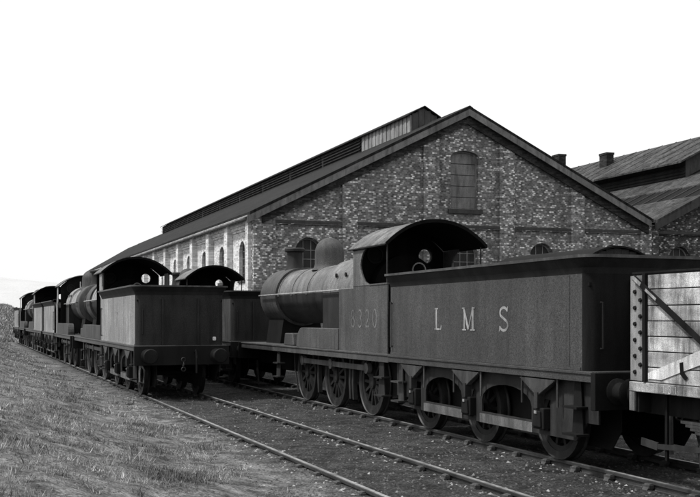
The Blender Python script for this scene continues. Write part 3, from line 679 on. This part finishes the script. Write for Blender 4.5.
    for ya, sy in ((0.0, 1), (-Lw, -1)):
        a, b = (ya-.1, ya) if sy > 0 else (ya, ya+.1)
        MB().box(-hw+.02, hw-.02, a+.001*sy, b+.001*sy, .88, 1.128).build('headstock', 'wagon_iron', t, bevel=.008)
        for s in (-1, 1): buffer(t, s*.87, ya, 1.06, sy, 'soot')  # near-black: shade in the gap to the tender put into the colour
    MB().tube([(-.4, .05, 1.0), (-.4, .22, 1.0), (-.42, .26, .8), (-.42, .25, .3)], .03, 8).build('hanging_chain', 'oily_steel', t)
    letters('131', t, [-.62, -.72, -.82], 1.145, .085, .085, -hw-.03, 'white_paint', 'numeral')
    return t
wagon()

# ------------------------------------------------------------------ engine sheds
K = -0.07; GX, GY = 11.8, 41.3
def gy(x): return GY + K * (x - GX)
def window(parent, org, plane, c, w, z0, ztop, face, depth, boards=False, rise=None, key=None):
    """arched window set back in its opening; face = outer plane coordinate, positive depth goes inwards"""
    f = face + depth; P = lambda m, nm, mt, par: m.build(nm, mt, par, xf=org)
    outer = arch_loop(c, w, z0, ztop, 10, rise); inner = arch_loop(c, w-.14, z0+.07, ztop-.07, 10, None if rise is None else rise-.02)
    wd = P(MB().prism([outer, inner], plane, f, f+.06), 'window', 'window_frame', parent)
    if boards:
        P(MB().prism(arch_loop(c, w-.13, z0+.06, ztop-.06, 10, None if rise is None else rise-.02), plane, f+.05, f+.055), 'backing', 'sill', wd)
        nB = 5; top = ztop - .07
        for i in range(nB):
            a = z0 + .07 + (top - z0 - .07) * i / nB + .015; b = z0 + .07 + (top - z0 - .07) * (i+1) / nB - .015; hw_ = w/2 - .075
            if i < nB-1: poly = [(c-hw_, a), (c+hw_, a), (c+hw_, b), (c-hw_, b)]
            else:
                poly = [(c-hw_, a), (c+hw_, a), (c+hw_, b-(rise or .3)*.85)] + [(c + hw_*math.cos(math.pi*j/8), b-(rise or .3)*.85 + (rise or .3)*.85*math.sin(math.pi*j/8)) for j in range(1, 8)] + [(c-hw_, b-(rise or .3)*.85)]
            P(MB().prism(poly, plane, f+.012, f+.04), 'shutter_board', 'shutter', wd)
    else:
        P(MB().prism(arch_loop(c, w-.13, z0+.06, ztop-.06), plane, f+.03, f+.036), 'pane', 'glass', wd)
        m = MB()
        def bx(u0, u1, a, b):
            m.prism([(u0, a), (u1, a), (u1, b), (u0, b)], plane, f+.005, f+.028)
        for q in (-1, 1): bx(c + q*(w-.14)/6 - .014, c + q*(w-.14)/6 + .014, z0+.06, ztop-.09)
        for z in np.linspace(z0, ztop - w*.45, 5)[1:]: m.prism([(c-w/2+.06, z-.014), (c+w/2-.06, z-.014), (c+w/2-.06, z+.014), (c-w/2+.06, z+.014)], plane, f+.006, f+.026)
        P(m, 'glazing_bars', 'window_frame', wd)
    return wd

def shed_one():
    o = Vector((21.5, gy(21.5), 0))
    t = thing('engine_shed', 'long gabled brick engine shed with pale side wall and ridge vent, facing us', 'shed', o)
    XF = lambda p: (p[0]-o.x, p[1] + K*(p[0]-GX) + GY - o.y, p[2])       # y given relative to the gable face, skewed with it
    XS = lambda p: (p[0]-o.x, p[1]-o.y, p[2])
    B = lambda m, n, mt, par=t, xf=XF, **k: m.build(n, mt, par, xf=xf, **k)
    AX, AZ, SL = 21.5, 11.35, 0.505
    rz_ = lambda x: AZ - SL*abs(x-AX)
    # gable wall with window openings
    wins = [14.1, 17.85, 21.5, 25.35, 29.1]
    outer = [(11.8, -.3), (31.2, -.3), (31.2, rz_(31.2)), (AX, AZ), (11.8, rz_(11.8))]
    holes = [arch_loop(c, 1.2, 3.4, 5.5) for c in wins] + [arch_loop(21.45, 1.36, 6.95, 9.62, 10, .28)]
    B(MB().prism([outer] + holes, 'xz', 0, .45), 'gable_wall', 'brick')
    for c in wins: window(t, XF, 'xz', c, 1.2, 3.4, 5.5, 0, .2); 
    window(t, XF, 'xz', 21.45, 1.36, 6.95, 9.62, 0, .16, boards=True, rise=.28)
    B(MB().box(20.62, 22.3, -.14, .1, 6.75, 6.95), 'window_sill', 'sill')
    for c in wins: B(MB().box(c-.75, c+.75, -.1, .1, 3.26, 3.4), 'window_sill', 'sill')
    def ring(c, w, ztop, rise, wd=.26):
        a = arc(c, ztop-rise, w/2+wd, 0, 180, 14, rise+wd); b = arc(c, ztop-rise, w/2+.005, 180, 0, 14, rise+.005)
        return a + b
    for c in wins: B(MB().prism(ring(c, 1.2, 5.5, .6), 'xz', -.03, .02), 'window_arch', 'brick_quoin')
    B(MB().prism(ring(21.45, 1.36, 9.62, .28, .3), 'xz', -.03, .02), 'window_arch', 'brick_quoin')
    # pilasters up to the verge, corbelled string courses between them
    pil = [(11.66, 12.6), (15.6, 16.3), (19.4, 20.15), (23.15, 23.9), (26.85, 27.55), (30.6, 31.2)]
    for a, b in pil:
        top = [(b, rz_(b)-.03), (a, rz_(a)-.03)] if a > 11.7 else [(b, rz_(b)-.03), (a, rz_(11.8)-.1)]
        B(MB().prism([(a, -.3), (b, -.3)] + top, 'xz', -.13, .0 if a > 11.7 else .3), 'pilaster', 'brick_quoin')
    for (a, b), (c, d) in zip(pil[:-1], pil[1:]):
        B(MB().box(b, c, -.10, -.002, 6.05, 6.28), 'string_course', 'brick')
        B(MB().box(b, c, -.14, -.101, 6.10, 6.22), 'string_course', 'sill')  # dark front strip, corbel shadow put into its colour
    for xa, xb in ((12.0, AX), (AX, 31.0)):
        B(MB().prism([(xa, rz_(xa)-.04), (xb, rz_(xb)-.04), (xb, rz_(xb)-.52), (xa, rz_(xa)-.52)], 'xz', -.2, -.131), 'verge_course', 'brick_chimney')  # shadow under the verge, built as dark strips on the wall
    # side wall, its sunlight put into paler brick; recessed bays
    bays = [43.6 + 3.75*i for i in range(15)]; Y1 = 100.0
    outer = [(GY+.45, -.3), (Y1, -.3), (Y1, 6.35), (GY+.45, 6.35)]
    holes = [arch_loop(c, 1.0, 3.7, 5.45) for c in bays]
    B(MB().prism([outer] + holes, 'yz', 11.8, 12.2), 'side_wall', 'brick_pale', xf=XS)
    for c in bays:
        window(t, XS, 'yz', c, 1.0, 3.7, 5.45, 11.8, .14)
        B(MB().box(11.74, 11.9, c-.6, c+.6, 3.58, 3.7), 'window_sill', 'sill', xf=XS)
    ps = [GY+.001, 45.2] + [45.2 + 3.75*i for i in range(1, 15)]
    for i, y in enumerate(ps):
        a, b = (GY+.302, GY+.75) if i == 0 else (y, y+.62)
        if b > Y1: continue
        B(MB().box(11.52, 11.8, a, b, -.3, 6.34), 'pilaster', 'brick_pale', xf=XS)
        nxt = ps[i+1] if i+1 < len(ps) else Y1
        for j, (z0, z1, pr) in enumerate(((5.86, 5.97, .05), (5.97, 6.1, .1), (6.1, 6.34, .15))):
            B(MB().box(11.8-pr, 11.8, b, min(nxt, Y1), z0, z1), 'corbel_course', 'brick_pale', xf=XS)
    # far end closed off on the skew
    B(MB().hexa([(11.8, 100, -.3), (12.2, 100, -.3), (31.2, 139.6, -.3), (30.8, 139.6, -.3), (11.8, 100, 6.3), (12.2, 100, 6.3), (31.2, 139.6, 6.3), (30.8, 139.6, 6.3)]), 'end_wall', 'brick', xf=XS)
    # roof slopes
    fr = lambda x: gy(x) - .42
    def slope(xa, xb, ya, yb, th=.13, dz=.12):
        za, zb = rz_(xa)+dz, rz_(xb)+dz
        return MB().hexa([(xa, fr(xa), za), (xb, fr(xb), zb), (xb, yb, zb), (xa, ya, za), (xa, fr(xa), za+th), (xb, fr(xb), zb+th), (xb, yb, zb+th), (xa, ya, za+th)])
    rl = B(slope(11.42, AX, 99.6, 139), 'roof_slope', 'slate', xf=XS)
    B(slope(31.1, AX, 139, 139, .126), 'roof_slope', 'slate', xf=XS)
    B(MB().prism([(AX-.16, AZ+.17), (AX, AZ+.275), (AX+.16, AZ+.17)], 'xz', -.43, 90), 'ridge_cap', 'slate')
    # bargeboards, eaves gutter
    def barge(xa, xb):
        za, zb = rz_(xa)+.12, rz_(xb)+.12
        return MB().prism([(xa, za), (xb, zb), (xb, zb-.30), (xa, za-.30)], 'xz', -.41, -.36)
    B(barge(11.3, AX), 'bargeboard', 'board_grey'); B(barge(AX, 31.0), 'bargeboard', 'board_grey')
    def soff(xa, xb):
        za, zb = rz_(xa)+.10, rz_(xb)+.10
        return MB().prism([(xa, za), (xb, zb), (xb, zb-.05), (xa, za-.05)], 'xz', -.359, -.001)
    B(soff(11.2, AX), 'soffit', 'sill'); B(soff(AX, 31.0), 'soffit', 'sill')
    B(MB().tube([(11.38, GY-.3, 6.3), (11.38, 99.6, 6.3)], .08, 8), 'gutter', 'cladding', xf=XS)
    B(MB().box(11.44, 11.8, GY+.31, 99.5, 6.345, 6.36), 'eaves_soffit', 'sill', xf=XS)
    # ridge vent (lantern)
    la, lb, ltop, lap = 20.75, 22.25, 12.05, 12.5; ys_, ye = 45.0, 110.5
    ln = B(MB().prism([(la+.08, 11.0), (lb-.08, 11.0), (lb-.08, ltop), (AX, lap-.04), (la+.08, ltop)], 'xz', ys_+.04, ye), 'ridge_vent', 'cladding_dark', xf=XS)
    for xa, xb in ((la-.15, AX), (lb+.15, AX)):
        za = ltop - .05
        B(MB().hexa([(xa, ys_-.1, za), (xb, ys_-.1, lap), (xb, ye+.1, lap), (xa, ye+.1, za), (xa, ys_-.1, za+.05), (xb, ys_-.1, lap+.05), (xb, ye+.1, lap+.05), (xa, ye+.1, za+.05)]), 'vent_roof', 'slate', ln, xf=XS)
    nb = 26
    for i in range(nb):
        y = ys_ + .02 + i*.25
        for x in (la,):
            B(MB().box(x-.0 + (.03 if i % 2 else 0), x+.078, y, y+.235, 11.12, ltop), 'cladding_board', 'cladding', ln, xf=XS)
    for i in range(5):
        z = 11.2 + i*.17
        for q in range(9):
            a = ys_ + 6.6 + q*6.55; b = min(a+6.4, ye)
            B(MB().hexa([(la-.06, a, z-.03), (la+.07, a, z+.06), (la+.07, b, z+.06), (la-.06, b, z-.03), (la-.06, a, z), (la+.07, a, z+.09), (la+.07, b, z+.09), (la-.06, b, z)]), 'louvre_slat', 'louvre', ln, xf=XS)
    for i in range(4):
        x = la+.1 + i*.345; zt = min(ltop + (lap-ltop)*(1-abs(x+.16-AX)/.75), lap) - .06
        B(MB().box(x, x+.32, ys_+.0, ys_+.039, 11.0, zt), 'end_board', 'cladding_dark', ln, xf=XS)
    return t
shed_one()

def shed_two():
    o = Vector((41.1, gy(41.1), 0))
    t = thing('engine_shed', 'second engine shed at the right edge with raised clerestory roof and roof glazing', 'shed', o)
    XF = lambda p: (p[0]-o.x, p[1] + K*(p[0]-GX) + GY - o.y, p[2])
    XS = lambda p: (p[0]-o.x, p[1]-o.y, p[2])
    B = lambda m, n, mt, par=t, xf=XF, **k: m.build(n, mt, par, xf=xf, **k)
    AX, AZ, SL = 41.1, 11.45, .505; rz_ = lambda x: AZ - SL*abs(x-AX)
    outer = [(31.205, -.3), (51, -.3), (51, rz_(51)), (AX, AZ), (31.205, rz_(31.205))]
    wins = [32.85, 36.6, 40.3, 44, 47.8]
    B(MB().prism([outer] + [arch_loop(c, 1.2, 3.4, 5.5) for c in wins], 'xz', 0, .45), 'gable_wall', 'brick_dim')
    for c in wins:
        window(t, XF, 'xz', c, 1.2, 3.4, 5.5, 0, .2)
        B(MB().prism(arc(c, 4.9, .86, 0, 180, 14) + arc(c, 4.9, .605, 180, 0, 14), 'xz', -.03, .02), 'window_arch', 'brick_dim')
    pil = [(31.206, 31.6), (34.35, 35.05), (38.1, 38.8), (41.8, 42.5)]
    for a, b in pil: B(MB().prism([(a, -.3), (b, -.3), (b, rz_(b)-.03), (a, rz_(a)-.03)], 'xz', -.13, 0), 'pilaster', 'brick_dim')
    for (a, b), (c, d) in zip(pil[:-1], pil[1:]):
        B(MB().box(b, c, -.10, -.002, 6.05, 6.28), 'string_course', 'brick_dim'); B(MB().box(b, c, -.14, -.101, 6.10, 6.22), 'string_course', 'sill')  # dark strip again carries the corbel's painted shadow
    def strip(xa, xb, dz, th, ya=-.42, yb=90):
        za, zb = rz_(xa)+dz, rz_(xb)+dz
        return MB().hexa([(xa, ya, za), (xb, ya, zb), (xb, yb, zb), (xa, yb, za), (xa, ya, za+th), (xb, ya, zb+th), (xb, yb, zb+th), (xa, yb, za+th)])
    B(strip(31.3, 33.9, .12, .12), 'lower_roof', 'sheet_roof'); B(strip(33.9, 35.6, .08, .1), 'roof_glazing', 'soot'); B(strip(35.6, 37.4, .12, .12), 'upper_roof', 'sheet_roof')
    B(strip(37.4, AX, .11, .1), 'roof_deck', 'slate'); B(strip(50.8, AX, .11, .1), 'roof_slope', 'slate')
    for i in range(24): B(MB().hexa([(33.9, i*1.1, rz_(33.9)+.19), (35.6, i*1.1, rz_(35.6)+.19), (35.6, i*1.1+.05, rz_(35.6)+.19), (33.9, i*1.1+.05, rz_(33.9)+.19), (33.9, i*1.1, rz_(33.9)+.23), (35.6, i*1.1, rz_(35.6)+.23), (35.6, i*1.1+.05, rz_(35.6)+.23), (33.9, i*1.1+.05, rz_(33.9)+.23)]), 'glazing_bar', 'cladding_dark')
    def barge(xa, xb):
        za, zb = rz_(xa)+.12, rz_(xb)+.12
        return MB().prism([(xa, za), (xb, zb), (xb, zb-.36), (xa, za-.36)], 'xz', -.41, -.36)
    B(barge(31.2, AX), 'bargeboard', 'sill'); B(barge(AX, 51), 'bargeboard', 'sill')
    # clerestory
    la, lz, lap = 36.75, 10.5, 12.72
    cl = B(MB().prism([(37.4, 9.0), (44.8, 9.0), (44.8, 10.8), (AX, 12.6), (37.4, 10.8)], 'xz', 5.3, 90), 'clerestory', 'cladding_dark')
    for xa, s in ((la, 1), (2*AX-la, -1)):
        B(MB().hexa([(xa, 4.9, lz), (AX, 4.9, lap), (AX, 90, lap), (xa, 90, lz), (xa, 4.9, lz+.1), (AX, 4.9, lap+.1), (AX, 90, lap+.1), (xa, 90, lz+.1)]), 'clerestory_roof', 'sheet_roof', cl)
    for i in range(24): B(MB().hexa([(la+.02, 5.6+i*1.3, lz+.1), (AX, 5.6+i*1.3, lap+.1), (AX, 5.64+i*1.3, lap+.1), (la+.02, 5.64+i*1.3, lz+.1), (la+.02, 5.6+i*1.3, lz+.13), (AX, 5.6+i*1.3, lap+.13), (AX, 5.64+i*1.3, lap+.13), (la+.02, 5.64+i*1.3, lz+.13)]), 'sheet_joint', 'sheet_roof', cl)
    for i in range(4):
        z = 9.85 + i*.17
        B(MB().hexa([(37.3, 5.3, z-.03), (37.39, 5.3, z+.06), (37.39, 90, z+.06), (37.3, 90, z-.03), (37.3, 5.3, z), (37.39, 5.3, z+.09), (37.39, 90, z+.09), (37.3, 90, z)]), 'louvre_slat', 'louvre', cl)
    for x, y, z, wd in ((39.0, 59.8-gy(39), 13.4, .28), (39.5, 55-gy(39.5), 12.8, .26)):
        c = B(MB().box(x-wd, x+wd, y-.4, y+.4, 11.2, z-.14), 'chimney_stack', 'brick_chimney')
        B(MB().box(x-wd-.03, x+wd+.03, y-.43, y+.43, z-.14, z), 'stack_cap', 'brick_chimney', c)
    return t
shed_two()

# ------------------------------------------------------------------ ground cover
def blob_mesh(name, mat, pts, sizes):
    """irregular little stones as one mesh"""
    base = np.array([(1,0,0),(-1,0,0),(0,1,0),(0,-1,0),(0,0,1),(0,0,-1)], float); n = len(pts)
    V = base[None] * rng.uniform(.55, 1.15, (n, 6, 1)) + rng.uniform(-.25, .25, (n, 6, 3))
    V = V * np.array(sizes)[:, None, None] * np.array([1, 1, .65]) + np.array(pts)[:, None, :]
    F = np.array([(0,2,4),(2,1,4),(1,3,4),(3,0,4),(2,0,5),(1,2,5),(3,1,5),(0,3,5)])
    F = (F[None] + (np.arange(n)*6)[:, None, None]).reshape(-1, 3)
    me = bpy.data.meshes.new(name); me.from_pydata(V.reshape(-1, 3).tolist(), [], F.tolist()); me.materials.append(M[mat])
    o = bpy.data.objects.new(name, me); COL.objects.link(o); return o
def scatter(n, xf, y0, y1):
    out = []
    for _ in range(n):
        y = y0 * (y1/y0) ** random.random(); x = xf(); out.append((x, y, tz(x, y)))
    return out
p = scatter(14000, lambda: random.uniform(3.3, 12), 4.5, 40)
tag(blob_mesh('ballast', 'stone_dark', p, rng.uniform(.008, .035, len(p))), 'dark cinders and small stones between the tracks', 'ballast', kind='stuff')
def rail_x():
    r = random.random()
    if r < .45: return TA - .75 + random.gauss(-.12, .22)
    if r < .8: return TA + .75 + random.gauss(0.05, .22)
    if r < .9: return TB - .75 + random.gauss(-.2, .2)
    return random.uniform(3.3, 8)
p = scatter(1200, rail_x, 5, 27)
tag(blob_mesh('pale_stones', 'stone_pale', p, rng.uniform(.008, .042, len(p))), 'pale broken stones scattered along the nearer rails', 'stones', kind='stuff')

n = 480000
ys = 4.2 * (95/4.2) ** rng.random(n); xs_ = 4.1 - 5.6*rng.random(n)**1.0
xs_ = np.where(rng.random(n) < .25, 3.4 + rng.normal(0, .5, n), xs_)
keep = (xs_ < 3.5 + .4*np.sin(ys*1.3) * np.cos(ys*.47) + rng.normal(0, .15, n)) & (xs_ > .03*ys - 2.2)
clump = np.array([noise.noise((x*1.1, y*.8, 9)) for x, y in zip(xs_, ys)])
keep &= rng.random(n) < (.42 + clump*1.5)
xs_, ys, clump = xs_[keep], ys[keep], clump[keep]; n = len(xs_)
# a few taller weed tufts
tc = [(random.uniform(.2, 4.0), 5.0*(30/5.0)**random.random()) for _ in range(80)]
tx = np.concatenate([x + rng.normal(0, .05, 45) for x, y in tc]); ty = np.concatenate([y + rng.normal(0, .05, 45) for x, y in tc])
xs_ = np.concatenate([xs_, tx]); ys = np.concatenate([ys, ty]); clump = np.concatenate([clump, np.full(len(tx), 1.6)]); n = len(xs_)
zs = np.array([tz(x, y) for x, y in zip(xs_, ys)]) - .01
hgt = (rng.uniform(.008, .03, n) + .07*rng.random(n)**7) * (1 + 1.1*clump); wid = np.clip(.0018 + ys*.0003, .003, .03) * rng.uniform(.6, 1.4, n)
ang = rng.uniform(0, math.pi, n); la = rng.uniform(0, 2*math.pi, n); ll = rng.uniform(.1, 1.0, n) * hgt
dx, dy = np.cos(ang)*wid, np.sin(ang)*wid
V = np.empty((n, 3, 3)); V[:, 0] = np.stack([xs_-dx, ys-dy, zs], 1); V[:, 1] = np.stack([xs_+dx, ys+dy, zs], 1)
V[:, 2] = np.stack([xs_+np.cos(la)*ll, ys+np.sin(la)*ll, zs+hgt], 1)
me = bpy.data.meshes.new('grass'); me.vertices.add(n*3); me.vertices.foreach_set('co', V.reshape(-1))
me.loops.add(n*3); me.loops.foreach_set('vertex_index', np.arange(n*3, dtype=np.int32))
me.polygons.add(n); me.polygons.foreach_set('loop_start', np.arange(0, n*3, 3, dtype=np.int32)); me.polygons.foreach_set('loop_total', np.full(n, 3, dtype=np.int32))
me.update(calc_edges=True); me.materials.append(M['grass'])
go = bpy.data.objects.new('grass', me); COL.objects.link(go)
tag(go, 'rough dry grass covering the bank at the left', 'grass', kind='stuff')

# rougher growth on the rising ground beyond the end of the line
n = 40000
ys = rng.uniform(90, 215, n); xs_ = rng.uniform(-6, 12, n); zs = np.array([tz(x, y) for x, y in zip(xs_, ys)]) - .05
hgt = rng.uniform(.1, .5, n); wid = rng.uniform(.03, .1, n); ang = rng.uniform(0, math.pi, n); la = rng.uniform(0, 6.28, n); ll = hgt*rng.uniform(.2, .9, n)
dx, dy = np.cos(ang)*wid, np.sin(ang)*wid
V = np.empty((n, 3, 3)); V[:, 0] = np.stack([xs_-dx, ys-dy, zs], 1); V[:, 1] = np.stack([xs_+dx, ys+dy, zs], 1); V[:, 2] = np.stack([xs_+np.cos(la)*ll, ys+np.sin(la)*ll, zs+hgt], 1)
me = bpy.data.meshes.new('rough_grass'); me.from_pydata(V.reshape(-1, 3).tolist(), [], np.arange(n*3).reshape(-1, 3).tolist()); me.materials.append(M['grass'])
o = bpy.data.objects.new('rough_grass', me); COL.objects.link(o)
tag(o, 'rough weeds and scrub on the rise beyond the far engines', 'weeds', kind='stuff')
